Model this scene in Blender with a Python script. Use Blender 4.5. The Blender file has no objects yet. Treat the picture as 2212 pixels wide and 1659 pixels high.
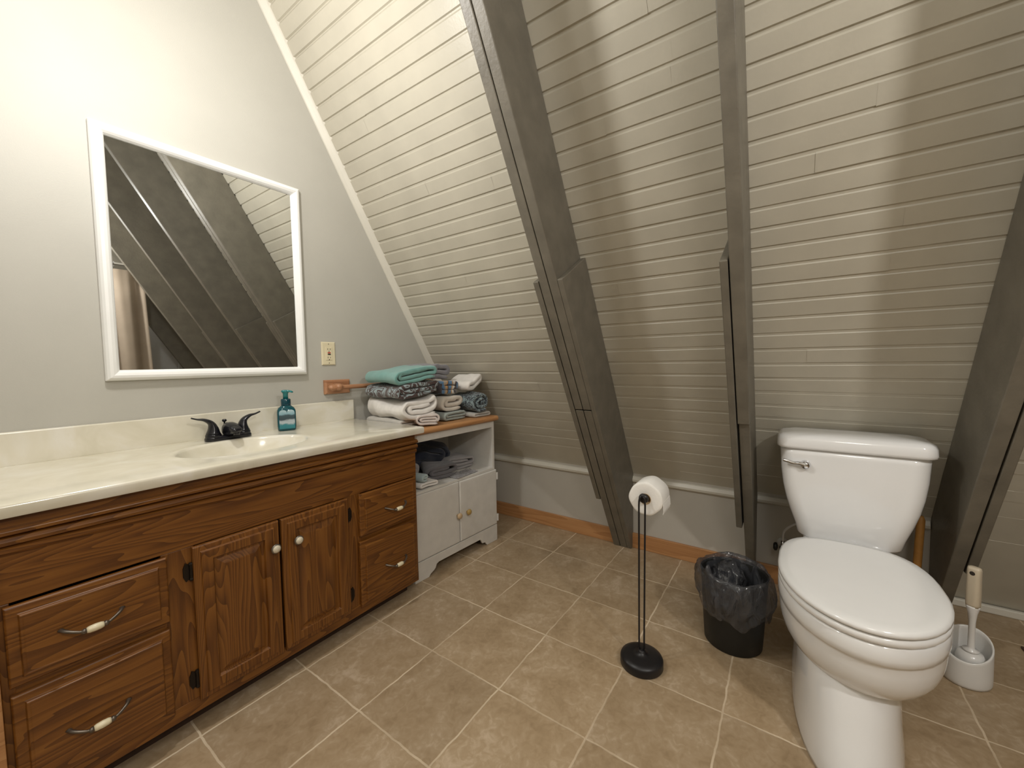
import bpy, bmesh, math, random
from mathutils import Vector, Matrix, noise
random.seed(7)
PI = math.pi
sc = bpy.context.scene
COL = sc.collection

# ------------------------------------------------------------------ materials
def new_mat(name):
    m = bpy.data.materials.new(name); m.use_nodes = True
    nt = m.node_tree; b = nt.nodes['Principled BSDF']
    return m, nt, b
def N(nt, t, **kw):
    n = nt.nodes.new(t)
    for k, v in kw.items(): setattr(n, k, v)
    return n
def inp(n, k, v): n.inputs[k].default_value = v
def ramp(nt, stops, interp='LINEAR'):
    r = N(nt, 'ShaderNodeValToRGB'); cr = r.color_ramp; cr.interpolation = interp
    while len(cr.elements) < len(stops): cr.elements.new(.5)
    for e, (p, c) in zip(cr.elements, stops):
        e.position = p; e.color = (*c, 1) if len(c) == 3 else c
    return r
def coords(nt, scale=(1, 1, 1), rot=(0, 0, 0), loc=(0, 0, 0)):
    tc = N(nt, 'ShaderNodeTexCoord'); mp = N(nt, 'ShaderNodeMapping')
    inp(mp, 'Scale', scale); inp(mp, 'Rotation', rot); inp(mp, 'Location', loc)
    nt.links.new(tc.outputs['Object'], mp.inputs['Vector'])
    return mp.outputs['Vector']
def plain(name, col, rough=.5, metal=0, spec=.5, var=.06, vscale=9, bump=0, bscale=200, coat=0, sheen=0):
    m, nt, b = new_mat(name)
    inp(b, 'Roughness', rough); inp(b, 'Metallic', metal); inp(b, 'Specular IOR Level', spec)
    if coat: inp(b, 'Coat Weight', coat); inp(b, 'Coat Roughness', .08)
    if sheen: inp(b, 'Sheen Weight', sheen); inp(b, 'Sheen Roughness', .6)
    v = coords(nt)
    n = N(nt, 'ShaderNodeTexNoise'); inp(n, 'Scale', vscale); inp(n, 'Detail', 5)
    nt.links.new(v, n.inputs['Vector'])
    r = ramp(nt, [(.3, tuple(c * (1 - var) for c in col)), (.7, tuple(min(1, c * (1 + var)) for c in col))])
    nt.links.new(n.outputs['Fac'], r.inputs['Fac']); nt.links.new(r.outputs['Color'], b.inputs['Base Color'])
    if bump:
        n2 = N(nt, 'ShaderNodeTexNoise'); inp(n2, 'Scale', bscale); inp(n2, 'Detail', 3)
        nt.links.new(v, n2.inputs['Vector'])
        bp = N(nt, 'ShaderNodeBump'); inp(bp, 'Strength', bump); inp(bp, 'Distance', .004)
        nt.links.new(n2.outputs['Fac'], bp.inputs['Height']); nt.links.new(bp.outputs['Normal'], b.inputs['Normal'])
    return m
def wood(name, stops, axis='X', ring=26, rough=.42, stretch=.09, coat=.06, dist=5.0):
    """grain running along axis; cathedral figure from distorted bands"""
    m, nt, b = new_mat(name)
    s = [1, 1, 1]; s['XYZ'.index(axis)] = stretch
    tc = N(nt, 'ShaderNodeTexCoord')
    oi = N(nt, 'ShaderNodeObjectInfo')
    add = N(nt, 'ShaderNodeVectorMath', operation='ADD')
    mul = N(nt, 'ShaderNodeVectorMath', operation='SCALE'); inp(mul, 'Scale', 3.0)
    cmb = N(nt, 'ShaderNodeCombineXYZ')
    for k in 'XYZ': nt.links.new(oi.outputs['Random'], cmb.inputs[k])
    nt.links.new(cmb.outputs[0], mul.inputs[0])
    nt.links.new(tc.outputs['Object'], add.inputs[0]); nt.links.new(mul.outputs[0], add.inputs[1])
    mp = N(nt, 'ShaderNodeMapping'); inp(mp, 'Scale', tuple(s)); nt.links.new(add.outputs[0], mp.inputs['Vector'])
    big = N(nt, 'ShaderNodeTexNoise'); inp(big, 'Scale', 7); inp(big, 'Detail', 2); nt.links.new(mp.outputs[0], big.inputs['Vector'])
    mm = N(nt, 'ShaderNodeMath', operation='MULTIPLY'); inp(mm, 1, ring); nt.links.new(big.outputs['Fac'], mm.inputs[0])
    fr = N(nt, 'ShaderNodeMath', operation='FRACT'); nt.links.new(mm.outputs[0], fr.inputs[0])
    fine = N(nt, 'ShaderNodeTexNoise'); inp(fine, 'Scale', 130); inp(fine, 'Detail', 4); inp(fine, 'Roughness', .7)
    mp2 = N(nt, 'ShaderNodeMapping'); s2 = [1, 1, 1]; s2['XYZ'.index(axis)] = .035; inp(mp2, 'Scale', tuple(s2))
    nt.links.new(add.outputs[0], mp2.inputs['Vector']); nt.links.new(mp2.outputs[0], fine.inputs['Vector'])
    mix = N(nt, 'ShaderNodeMath', operation='MULTIPLY_ADD'); inp(mix, 1, .38)
    f2 = N(nt, 'ShaderNodeMath', operation='MULTIPLY'); inp(f2, 1, .62); nt.links.new(fine.outputs['Fac'], f2.inputs[0])
    nt.links.new(fr.outputs[0], mix.inputs[0]); nt.links.new(f2.outputs[0], mix.inputs[2])
    r = ramp(nt, stops); nt.links.new(mix.outputs[0], r.inputs['Fac']); nt.links.new(r.outputs['Color'], b.inputs['Base Color'])
    inp(b, 'Roughness', rough); inp(b, 'Coat Weight', coat); inp(b, 'Coat Roughness', .25)
    bp = N(nt, 'ShaderNodeBump'); inp(bp, 'Strength', .12); inp(bp, 'Distance', .002)
    nt.links.new(mix.outputs[0], bp.inputs['Height']); nt.links.new(bp.outputs['Normal'], b.inputs['Normal'])
    return m

OAK = [(.05, (.032, .0088, .0012)), (.32, (.105, .034, .0040)), (.55, (.182, .066, .0090)), (.85, (.250, .101, .017))]
OAKL = [(.1, (.30, .13, .045)), (.45, (.44, .215, .085)), (.9, (.52, .28, .12))]
M = {}
M['wall'] = plain('wall_paint', (.470, .455, .405), .55, var=.025, vscale=5, bump=.10, bscale=260)
M['knee'] = plain('knee_paint', (.50, .470, .415), .5, var=.03, vscale=5, bump=.08, bscale=200)
M['panel'] = plain('panel_paint', (.518, .484, .400), .38, var=.05, vscale=7, bump=.10, bscale=120)
M['trimw'] = plain('trim_paint', (.66, .63, .55), .35, var=.03)
M['beam'] = plain('beam_paint', (.158, .142, .112), .45, var=.14, vscale=14, bump=.18, bscale=90)
M['gap'] = plain('dark_gap', (.012, .011, .010), .8)
M['oakh'] = wood('oak_horizontal', OAK, 'X')
M['oakv'] = wood('oak_vertical', OAK, 'Z', ring=34)
M['oaky'] = wood('oak_light_y', OAKL, 'Y', ring=12, rough=.42)
M['oakx'] = wood('oak_light_x', OAKL, 'X', ring=12, rough=.42)
M['oakpeg'] = wood('oak_rack', [(.1, (.26, .11, .05)), (.5, (.40, .19, .095)), (.9, (.50, .27, .15))], 'X', ring=10)
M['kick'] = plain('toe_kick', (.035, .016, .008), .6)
M['white'] = plain('white_paint', (.66, .64, .60), .42, var=.05, vscale=18, bump=.12, bscale=70)
M['frame'] = plain('frame_white', (.86, .86, .84), .28, var=.02)
M['china'] = plain('china', (.825, .825, .825), .09, var=.012, spec=.5, coat=.4)
M['lidw'] = plain('seat_plastic', (.825, .825, .82), .16, var=.012)
M['chrome'] = plain('chrome', (.75, .75, .77), .10, metal=1, var=.02)
M['bronze'] = plain('dark_bronze', (.009, .009, .013), .20, metal=0, var=.2, spec=.45)
M['pull'] = plain('aged_bronze', (.16, .135, .11), .36, metal=.8, var=.25, vscale=60)
M['ivory'] = plain('ivory', (.74, .66, .46), .3, var=.04)
M['knob'] = plain('cream_knob', (.66, .60, .47), .28, var=.04)
M['knobrim'] = plain('knob_rim', (.20, .18, .15), .35, metal=.7)
M['black'] = plain('black_metal', (.012, .011, .012), .38, var=.2, spec=.4)
M['red'] = plain('red_button', (.45, .03, .02), .4)
M['slot'] = plain('slot_dark', (.03, .022, .016), .6)
M['paper'] = plain('tissue', (.84, .82, .78), .9, var=.03, bump=.15, bscale=160)
M['bin'] = plain('bin_plastic', (.010, .010, .009), .5, var=.2)
M['brushw'] = plain('brush_plastic', (.74, .73, .71), .22, var=.02)
M['beige'] = plain('beige_plastic', (.56, .48, .36), .4, var=.03)
M['handle'] = plain('handle_wood', (.52, .25, .06), .45, var=.12, vscale=30)
M['rubber'] = plain('rubber', (.02, .018, .018), .6)
M['vent'] = plain('vent_brown', (.06, .028, .016), .5)
M['hinge'] = plain('hinge_bronze', (.02, .014, .010), .4, metal=.6)
M['hingew'] = plain('hinge_white', (.72, .71, .68), .4)
M['knobo'] = plain('ochre_knob', (.44, .29, .09), .45, var=.12)
M['knobb'] = plain('tan_knob', (.58, .42, .25), .5, var=.12)
M['curtain'] = plain('curtain_cloth', (.34, .27, .20), .75, var=.06)
M['tub'] = plain('tub_white', (.72, .72, .71), .3)

def mirror_mat():
    m, nt, b = new_mat('mirror_glass')
    inp(b, 'Base Color', (.86, .88, .88, 1)); inp(b, 'Metallic', 1); inp(b, 'Roughness', .015)
    return m
M['mirror'] = mirror_mat()

def tile_mat():
    m, nt, b = new_mat('floor_tile'); L = nt.links
    P = .305; gx, gy = 1.894, -.560
    tc = N(nt, 'ShaderNodeTexCoord'); sp = N(nt, 'ShaderNodeSeparateXYZ'); L.new(tc.outputs['Object'], sp.inputs[0])
    def mth(op, a, bb=None, c=None):
        n = N(nt, 'ShaderNodeMath', operation=op)
        for i, v in enumerate((a, bb, c)):
            if v is None: continue
            if isinstance(v, (int, float)): inp(n, i, v)
            else: L.new(v, n.inputs[i])
        return n.outputs[0]
    wob = N(nt, 'ShaderNodeTexNoise'); inp(wob, 'Scale', 15); inp(wob, 'Detail', 4); L.new(tc.outputs['Object'], wob.inputs['Vector'])
    w = mth('MULTIPLY', mth('SUBTRACT', wob.outputs['Fac'], .5), .011)
    ds, cells = [], []
    for k, g in (('X', gx), ('Y', gy)):
        u = mth('DIVIDE', mth('ADD', mth('SUBTRACT', sp.outputs[k], g), w), P)
        f = mth('FRACT', u); cells.append(mth('FLOOR', u))
        ds.append(mth('MINIMUM', f, mth('SUBTRACT', 1.0, f)))
    d = mth('MINIMUM', ds[0], ds[1])
    cb = N(nt, 'ShaderNodeCombineXYZ'); L.new(cells[0], cb.inputs[0]); L.new(cells[1], cb.inputs[1])
    wn = N(nt, 'ShaderNodeTexWhiteNoise'); L.new(cb.outputs[0], wn.inputs['Vector'])
    off = N(nt, 'ShaderNodeVectorMath', operation='SCALE'); inp(off, 'Scale', 5.0); L.new(wn.outputs['Color'], off.inputs[0])
    ad = N(nt, 'ShaderNodeVectorMath', operation='ADD'); L.new(tc.outputs['Object'], ad.inputs[0]); L.new(off.outputs[0], ad.inputs[1])
    n1 = N(nt, 'ShaderNodeTexNoise'); inp(n1, 'Scale', 7); inp(n1, 'Detail', 8); inp(n1, 'Roughness', .62); inp(n1, 'Distortion', .7); L.new(ad.outputs[0], n1.inputs['Vector'])
    n2 = N(nt, 'ShaderNodeTexNoise'); inp(n2, 'Scale', 38); inp(n2, 'Detail', 5); inp(n2, 'Distortion', 1.2); L.new(ad.outputs[0], n2.inputs['Vector'])
    s = mth('ADD', mth('MULTIPLY', n1.outputs['Fac'], .62), mth('MULTIPLY', n2.outputs['Fac'], .38))
    r = ramp(nt, [(.32, (.295, .208, .120)), (.46, (.375, .272, .165)), (.55, (.415, .310, .198)), (.68, (.540, .425, .305))])
    L.new(s, r.inputs['Fac'])
    tv = mth('MULTIPLY_ADD', wn.outputs['Value'], .14, .93)
    sc_ = N(nt, 'ShaderNodeVectorMath', operation='SCALE'); L.new(r.outputs['Color'], sc_.inputs[0]); L.new(tv, sc_.inputs['Scale'])
    g = N(nt, 'ShaderNodeMapRange'); inp(g, 1, .007); inp(g, 2, .011); inp(g, 3, 1.0); inp(g, 4, 0.0); L.new(d, g.inputs[0])
    n3 = N(nt, 'ShaderNodeTexNoise'); inp(n3, 'Scale', 4.5); inp(n3, 'Detail', 3); L.new(tc.outputs['Object'], n3.inputs['Vector'])
    gf = N(nt, 'ShaderNodeMapRange'); inp(gf, 1, .38); inp(gf, 2, .60); inp(gf, 3, .38); inp(gf, 4, 1.0); L.new(n3.outputs['Fac'], gf.inputs[0])
    gm = mth('MULTIPLY', g.outputs[0], gf.outputs[0])
    mx = N(nt, 'ShaderNodeMixRGB'); L.new(gm, mx.inputs['Fac']); L.new(sc_.outputs[0], mx.inputs['Color1']); inp(mx, 'Color2', (.66, .54, .39, 1))
    L.new(mx.outputs[0], b.inputs['Base Color'])
    rr = N(nt, 'ShaderNodeMapRange'); inp(rr, 3, .42); inp(rr, 4, .8); L.new(g.outputs[0], rr.inputs[0]); L.new(rr.outputs[0], b.inputs['Roughness'])
    hb = mth('SUBTRACT', mth('MULTIPLY', s, .35), mth('MULTIPLY', g.outputs[0], .5))
    bp = N(nt, 'ShaderNodeBump'); inp(bp, 'Strength', .35); inp(bp, 'Distance', .004); L.new(hb, bp.inputs['Height']); L.new(bp.outputs['Normal'], b.inputs['Normal'])
    return m
M['tile'] = tile_mat()

def marble_mat():
    m, nt, b = new_mat('cultured_marble'); L = nt.links
    v = coords(nt)
    n = N(nt, 'ShaderNodeTexNoise'); inp(n, 'Scale', 4.5); inp(n, 'Detail', 6); inp(n, 'Distortion', 2.2); L.new(v, n.inputs['Vector'])
    r = ramp(nt, [(.35, (.66, .62, .50)), (.52, (.72, .68, .57)), (.66, (.76, .73, .65))])
    L.new(n.outputs['Fac'], r.inputs['Fac']); L.new(r.outputs['Color'], b.inputs['Base Color'])
    inp(b, 'Roughness', .16); inp(b, 'Coat Weight', .3); inp(b, 'Coat Roughness', .06)
    return m
M['marble'] = marble_mat()

def terry(name, col, var=.08):
    return plain(name, col, .95, var=var, vscale=26, bump=.7, bscale=420, sheen=.35, spec=.1)
M['t_white'] = terry('terry_white', (.82, .785, .74))
M['t_cream'] = terry('terry_cream', (.62, .56, .48))
M['t_pink'] = terry('terry_blush', (.62, .545, .50))
M['t_teal'] = terry('terry_teal', (.165, .355, .325))
M['t_grey'] = terry('terry_grey', (.20, .195, .215))
M['t_sage'] = terry('terry_sage', (.30, .345, .315))
M['t_stone'] = terry('terry_stone', (.50, .475, .43))
M['t_navy'] = terry('cloth_navy', (.012, .017, .038))
M['t_dgrey'] = terry('cloth_grey', (.13, .122, .13))
M['t_lgrey'] = terry('cloth_lightgrey', (.32, .30, .30))
M['t_ice'] = terry('cloth_ice', (.42, .52, .53))
def damask(name, dark, light, scale=24, w=.05):
    m, nt, b = new_mat(name); L = nt.links
    v = coords(nt)
    n = N(nt, 'ShaderNodeTexNoise'); inp(n, 'Scale', scale); inp(n, 'Detail', 1.5); inp(n, 'Distortion', 1.6); L.new(v, n.inputs['Vector'])
    r = ramp(nt, [(.0, dark), (.44, dark), (.46, light), (.50, light), (.52, dark), (.59, dark), (.605, light), (1, light)])
    L.new(n.outputs['Fac'], r.inputs['Fac']); L.new(r.outputs['Color'], b.inputs['Base Color'])
    inp(b, 'Roughness', .95); inp(b, 'Sheen Weight', .3)
    n2 = N(nt, 'ShaderNodeTexNoise'); inp(n2, 'Scale', 420); L.new(v, n2.inputs['Vector'])
    bp = N(nt, 'ShaderNodeBump'); inp(bp, 'Strength', .6); inp(bp, 'Distance', .004)
    L.new(n2.outputs['Fac'], bp.inputs['Height']); L.new(bp.outputs['Normal'], b.inputs['Normal'])
    return m
M['t_damask'] = damask('terry_damask', (.062, .036, .032), (.30, .37, .39), 12)
M['t_navydam'] = damask('terry_navy_damask', (.022, .028, .04), (.26, .34, .36), 34)
def stripes():
    m, nt, b = new_mat('terry_stripes'); L = nt.links
    v = coords(nt); sp = N(nt, 'ShaderNodeSeparateXYZ'); L.new(v, sp.inputs[0])
    n = N(nt, 'ShaderNodeTexNoise'); inp(n, 'Scale', 30); L.new(v, n.inputs['Vector'])
    a = N(nt, 'ShaderNodeMath', operation='MULTIPLY_ADD'); inp(a, 1, 9.0)
    a2 = N(nt, 'ShaderNodeMath', operation='MULTIPLY'); inp(a2, 1, .35); L.new(n.outputs['Fac'], a2.inputs[0])
    L.new(sp.outputs['X'], a.inputs[0]); L.new(a2.outputs[0], a.inputs[2])
    f = N(nt, 'ShaderNodeMath', operation='FRACT'); L.new(a.outputs[0], f.inputs[0])
    bl, og, br, wh, tn = (.10, .20, .34), (.55, .30, .11), (.06, .05, .055), (.62, .60, .56), (.34, .28, .21)
    r = ramp(nt, [(0, bl), (.22, og), (.30, wh), (.42, br), (.58, bl), (.72, tn), (.84, og), (.92, br)], 'CONSTANT')
    L.new(f.outputs[0], r.inputs['Fac']); L.new(r.outputs['Color'], b.inputs['Base Color']); inp(b, 'Roughness', .95); inp(b, 'Sheen Weight', .3)
    return m
M['t_stripe'] = stripes()

def liner_mat():
    m, nt, b = new_mat('smoky_liner'); L = nt.links
    inp(b, 'Base Color', (.085, .088, .10, 1)); inp(b, 'Roughness', .10); inp(b, 'Specular IOR Level', 1.0)
    v = coords(nt, (1, 1, .45)); n = N(nt, 'ShaderNodeTexNoise'); inp(n, 'Scale', 20); inp(n, 'Detail', 3); inp(n, 'Distortion', 1.2); L.new(v, n.inputs['Vector'])
    bp = N(nt, 'ShaderNodeBump'); inp(bp, 'Strength', 1.0); inp(bp, 'Distance', .02); L.new(n.outputs['Fac'], bp.inputs['Height']); L.new(bp.outputs['Normal'], b.inputs['Normal'])
    tr = N(nt, 'ShaderNodeBsdfTransparent'); inp(tr, 'Color', (.86, .85, .84, 1))
    r = ramp(nt, [(.35, (.42,) * 3), (.65, (.62,) * 3)]); L.new(n.outputs['Fac'], r.inputs['Fac'])
    mx = N(nt, 'ShaderNodeMixShader'); L.new(r.outputs['Color'], mx.inputs['Fac'])
    out = nt.nodes['Material Output']
    L.new(tr.outputs[0], mx.inputs[1]); L.new(b.outputs[0], mx.inputs[2]); L.new(mx.outputs[0], out.inputs['Surface'])
    return m
M['liner'] = liner_mat()
def clearbag_mat():
    m, nt, b = new_mat('clear_wrap'); L = nt.links
    inp(b, 'Base Color', (.45, .44, .45, 1)); inp(b, 'Roughness', .18); inp(b, 'Specular IOR Level', .8)
    tr = N(nt, 'ShaderNodeBsdfTransparent'); mx = N(nt, 'ShaderNodeMixShader'); inp(mx, 'Fac', .55)
    L.new(tr.outputs[0], mx.inputs[1]); L.new(b.outputs[0], mx.inputs[2]); L.new(mx.outputs[0], nt.nodes['Material Output'].inputs['Surface'])
    return m
M['wrap'] = clearbag_mat()
def soap_mat():
    m, nt, b = new_mat('teal_bottle')
    inp(b, 'Base Color', (.006, .10, .125, 1)); inp(b, 'Roughness', .08); inp(b, 'Transmission Weight', .35); inp(b, 'IOR', 1.45)
    return m
M['soap'] = soap_mat()
M['pump'] = plain('teal_pump', (.012, .19, .20), .18, var=.05)
M['collar'] = plain('teal_collar', (.004, .045, .065), .12, var=.05)
def label_mat():
    m, nt, b = new_mat('winter_label'); L = nt.links
    v = coords(nt); sp = N(nt, 'ShaderNodeSeparateXYZ'); L.new(v, sp.inputs[0])
    n = N(nt, 'ShaderNodeTexNoise'); inp(n, 'Scale', 36); inp(n, 'Detail', 4); L.new(v, n.inputs['Vector'])
    z = N(nt, 'ShaderNodeMath', operation='MULTIPLY'); inp(z, 1, 8.6); L.new(sp.outputs['Z'], z.inputs[0])
    a = N(nt, 'ShaderNodeMath', operation='MULTIPLY_ADD'); inp(a, 1, .22); L.new(n.outputs['Fac'], a.inputs[0]); L.new(z.outputs[0], a.inputs[2])
    r = ramp(nt, [(.12, (.012, .16, .19)), (.34, (.03, .20, .23)), (.40, (.42, .48, .50)), (.50, (.36, .42, .45)), (.56, (.035, .06, .075)), (.70, (.05, .085, .10)), (.74, (.22, .38, .44)), (.95, (.45, .58, .62))])
    L.new(a.outputs[0], r.inputs['Fac']); L.new(r.outputs['Color'], b.inputs['Base Color']); inp(b, 'Roughness', .3)
    return m
M['label'] = label_mat()

# ------------------------------------------------------------------ mesh helpers
def link(name, bm, mat, parent=None, smooth=False, bevel=0, seg=2, sub=0, loc=None, rotz=None):
    bmesh.ops.recalc_face_normals(bm, faces=bm.faces[:])
    me = bpy.data.meshes.new(name); bm.to_mesh(me); bm.free()
    for mm in (mat if isinstance(mat, (list, tuple)) else [mat]): me.materials.append(mm)
    o = bpy.data.objects.new(name, me); COL.objects.link(o)
    if parent: o.parent = parent
    if loc is not None: o.location = loc
    if rotz is not None: o.rotation_euler = (0, 0, rotz)
    if smooth:
        for p in me.polygons: p.use_smooth = True
    if bevel:
        b = o.modifiers.new('bevel', 'BEVEL'); b.width = bevel; b.segments = seg; b.limit_method = 'ANGLE'; b.angle_limit = math.radians(35)
    if sub:
        s = o.modifiers.new('sub', 'SUBSURF'); s.levels = sub; s.render_levels = sub
    return o
def autosmooth(o, deg=40):
    o.data.set_sharp_from_angle(angle=math.radians(deg))
    return o
def thing(name, label, cat, loc=(0, 0, 0), rotz=0, group=None):
    o = bpy.data.objects.new(name, None); COL.objects.link(o); o.empty_display_size = .05
    o.location = loc; o.rotation_euler = (0, 0, rotz); o['label'] = label; o['category'] = cat
    if group: o['group'] = group
    return o
def tag(o, label, cat, group=None, kind=None):
    o['label'] = label; o['category'] = cat
    if group: o['group'] = group
    if kind: o['kind'] = kind
    return o
def struct(name, bm, mat, **kw):
    o = link(name, bm, mat, **kw); o['kind'] = 'structure'; return o
def B(): return bmesh.new()
def box(bm, x0, x1, y0, y1, z0, z1, mi=0, mtx=None):
    v = [bm.verts.new((x, y, z)) for x in (x0, x1) for y in (y0, y1) for z in (z0, z1)]
    if mtx:
        for q in v: q.co = mtx @ q.co
    for f in ((0, 1, 3, 2), (4, 6, 7, 5), (0, 4, 5, 1), (2, 3, 7, 6), (0, 2, 6, 4), (1, 5, 7, 3)):
        bm.faces.new([v[i] for i in f]).material_index = mi
    return v
def prism(bm, poly, f0, f1, mi=0):
    """poly: list of 2D; f0,f1 map 2D->3D for the two ends"""
    a = [bm.verts.new(f0(p)) for p in poly]; b = [bm.verts.new(f1(p)) for p in poly]; n = len(poly)
    for i in range(n):
        bm.faces.new((a[i], a[(i + 1) % n], b[(i + 1) % n], b[i])).material_index = mi
    bm.faces.new(a[::-1]).material_index = mi; bm.faces.new(b).material_index = mi
def loft(bm, rings, closed=True, cap0=True, cap1=True, mi=0):
    R = [[bm.verts.new(p) for p in r] for r in rings]; n = len(R[0])
    for a, b in zip(R[:-1], R[1:]):
        for i in range(n if closed else n - 1):
            j = (i + 1) % n
            bm.faces.new((a[i], a[j], b[j], b[i])).material_index = mi
    if cap0: bm.faces.new(R[0][::-1]).material_index = mi
    if cap1: bm.faces.new(R[-1]).material_index = mi
    return R
def lathe(bm, prof, c=(0, 0, 0), n=32, axis='Z', mi=0, cap0=True, cap1=True):
    def P(r, h, t):
        a, b = r * math.cos(t), r * math.sin(t)
        return {'Z': (c[0] + a, c[1] + b, c[2] + h), 'X': (c[0] + h, c[1] + a, c[2] + b), 'Y': (c[0] + a, c[1] + h, c[2] + b)}[axis]
    loft(bm, [[P(max(r, 1e-5), h, 2 * PI * k / n) for k in range(n)] for r, h in prof], True, cap0, cap1, mi)
def tube(bm, pts, rad, n=10, mi=0, flat=None):
    pts = [Vector(p) for p in pts]; m = len(pts)
    if not isinstance(rad, (list, tuple)): rad = [rad] * m
    up = Vector((0, 0, 1)); rings = []; prev = None
    for i, p in enumerate(pts):
        t = (pts[min(i + 1, m - 1)] - pts[max(i - 1, 0)]).normalized()
        if prev is None:
            a = t.cross(up)
            if a.length < 1e-3: a = t.cross(Vector((1, 0, 0)))
            a.normalize()
        else:
            a = (prev - t * prev.dot(t)).normalized()
        prev = a; b = t.cross(a)
        r = rad[i]; ra, rb = (r if isinstance(r, tuple) else (r, r))
        rings.append([p + a * ra * math.cos(2 * PI * k / n) + b * rb * math.sin(2 * PI * k / n) for k in range(n)])
    loft(bm, rings, mi=mi)
def spline(pts, n=8):
    out = []; P = [Vector(p) for p in pts]
    for i in range(len(P) - 1):
        p0, p1, p2, p3 = P[max(i - 1, 0)], P[i], P[i + 1], P[min(i + 2, len(P) - 1)]
        for k in range(n):
            t = k / n
            out.append(.5 * ((2 * p1) + (p2 - p0) * t + (2 * p0 - 5 * p1 + 4 * p2 - p3) * t * t + (3 * p1 - p0 - 3 * p2 + p3) * t ** 3))
    out.append(P[-1]); return out
def rrect(hx, hy, r, n=6, cx=0, cy=0):
    out = []
    for q, (sx, sy) in enumerate(((1, 1), (-1, 1), (-1, -1), (1, -1))):
        for k in range(n + 1):
            t = PI / 2 * (q + k / n)
            out.append((cx + sx * (hx - r) + r * math.cos(t), cy + sy * (hy - r) + r * math.sin(t)))
    return out

# ------------------------------------------------------------------ the room
SL = .585; CW = 2.447; CI = 2.163          # sloped wall: x + .585 z = CW ; rafters' inner faces: = CI
SN = math.hypot(1, SL)
def slope_x(z, c=CW): return c - SL * z
ZC = 2.95
bm = B(); box(bm, -1.4, 2.62, -4.4, .1, -.08, 0); struct('floor', bm, M['tile'])
bm = B()
prism(bm, [(-1.4, 0), (CW + .05, 0), (slope_x(ZC) + .05, ZC), (-1.4, ZC)], lambda p: (p[0], 0, p[1]), lambda p: (p[0], .1, p[1]))
struct('wall_back', bm, M['wall'])
bm = B()
prism(bm, [(-1.4, 0), (CW + .05, 0), (slope_x(ZC) + .05, ZC), (-1.4, ZC)], lambda p: (p[0], -4.4, p[1]), lambda p: (p[0], -4.3, p[1]))
struct('wall_front', bm, M['tub'])
bm = B(); box(bm, -1.4, -1.3, -4.3, 0, 0, ZC); struct('wall_left', bm, M['wall'])
bm = B(); box(bm, -1.4, slope_x(ZC) + .1, -4.4, .1, ZC, ZC + .08); struct('ceiling', bm, M['wall'])

# sloped board wall: every bay carries its own run of V-jointed boards
dirU = Vector((-SL, 0, 1)) / SN           # up the slope
nrm = Vector((-1, 0, -SL)) / SN           # into the room
base = Vector((CW, 0, 0))
PITCH = .0653
bm = B()
bays = [(-1.115, 0, .052), (-1.775, -1.185, .041), (-2.395, -1.805, .0245), (-3.035, -2.425, .033), (-3.655, -3.065, .05), (-4.3, -3.685, .03)]
def slope_pt(u, y, d=0): 
    p = base + dirU * u + nrm * d; return (p.x, y, p.z)
for (ya, yb, ph) in bays:
    u = ph - PITCH
    while u < ZC * SN:
        cuts = [ya, yb]
        if random.random() < .6: cuts = [ya, random.uniform(ya + .1, yb - .1), yb]
        for c0, c1 in zip(cuts[:-1], cuts[1:]):
            j = random.uniform(-.0013, .0013) if len(cuts) > 2 else random.uniform(-.0005, .0005)
            dj = random.uniform(-.0007, .0007)
            a = u + j; b = u + PITCH + j * .4
            prof = [(a, -.0085), (a + .0052, dj), (b - .0095, dj + random.uniform(-.0006, .0006)), (b - .0010, -.0085), (b, -.0085)]
            r0 = [bm.verts.new(slope_pt(max(p, -.02), c0, d)) for p, d in prof]
            r1 = [bm.verts.new(slope_pt(max(p, -.02), c1, d)) for p, d in prof]
            for i in range(4): bm.faces.new((r0[i], r0[i + 1], r1[i + 1], r1[i]))
        u += PITCH
# solid sheathing behind the boards
prism(bm, [(CW + .010, -.02), (slope_x(ZC) + .010, ZC), (slope_x(ZC) + .12, ZC), (CW + .14, -.02)], lambda p: (p[0], 0, p[1]), lambda p: (p[0], -4.35, p[1]))
struct('wall_right', bm, M['panel'])

# corner moulding between the mirror wall and the boards
bm = B()
prof = [(0, 0), (-.032, 0), (-.030, -.008), (-.020, -.019), (-.006, -.028), (.010, -.034), (.010, 0)]
prism(bm, prof, lambda p: (slope_x(.70) + p[0] * 1.08, p[1], .70), lambda p: (slope_x(ZC) + p[0] * 1.08, p[1], ZC))
struct('trim_1', bm, M['trimw'], bevel=.002)
# knee wall, its moulding, and the oak skirting, broken by the rafters
KX = 2.20
bm = B(); box(bm, KX, KX + .05, -2.40, 0, 0, .425); struct('wall_knee', bm, M['knee'])
def segs(): return [(-1.109, 0), (-1.768, -1.192), (-2.388, -1.81)]
bm = B()
for a, b in segs():
    prism(bm, [(KX, .372), (KX - .006, .372), (KX - .017, .381), (KX - .019, .392), (KX - .010, .408), (KX + .012, .414)], lambda p: (p[0], a, p[1]), lambda p: (p[0], b, p[1]))
struct('trim_2', bm, M['trimw'])
bm = B()
for a, b in segs(): box(bm, KX - .016, KX, a, b, 0, .084)
struct('baseboard_right', bm, M['oaky'], bevel=.003)
bm = B(); box(bm, 2.405, 2.425, -4.3, -2.46, 0, .03)
struct('baseboard_bay', bm, M['trimw'], bevel=.004)

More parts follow.
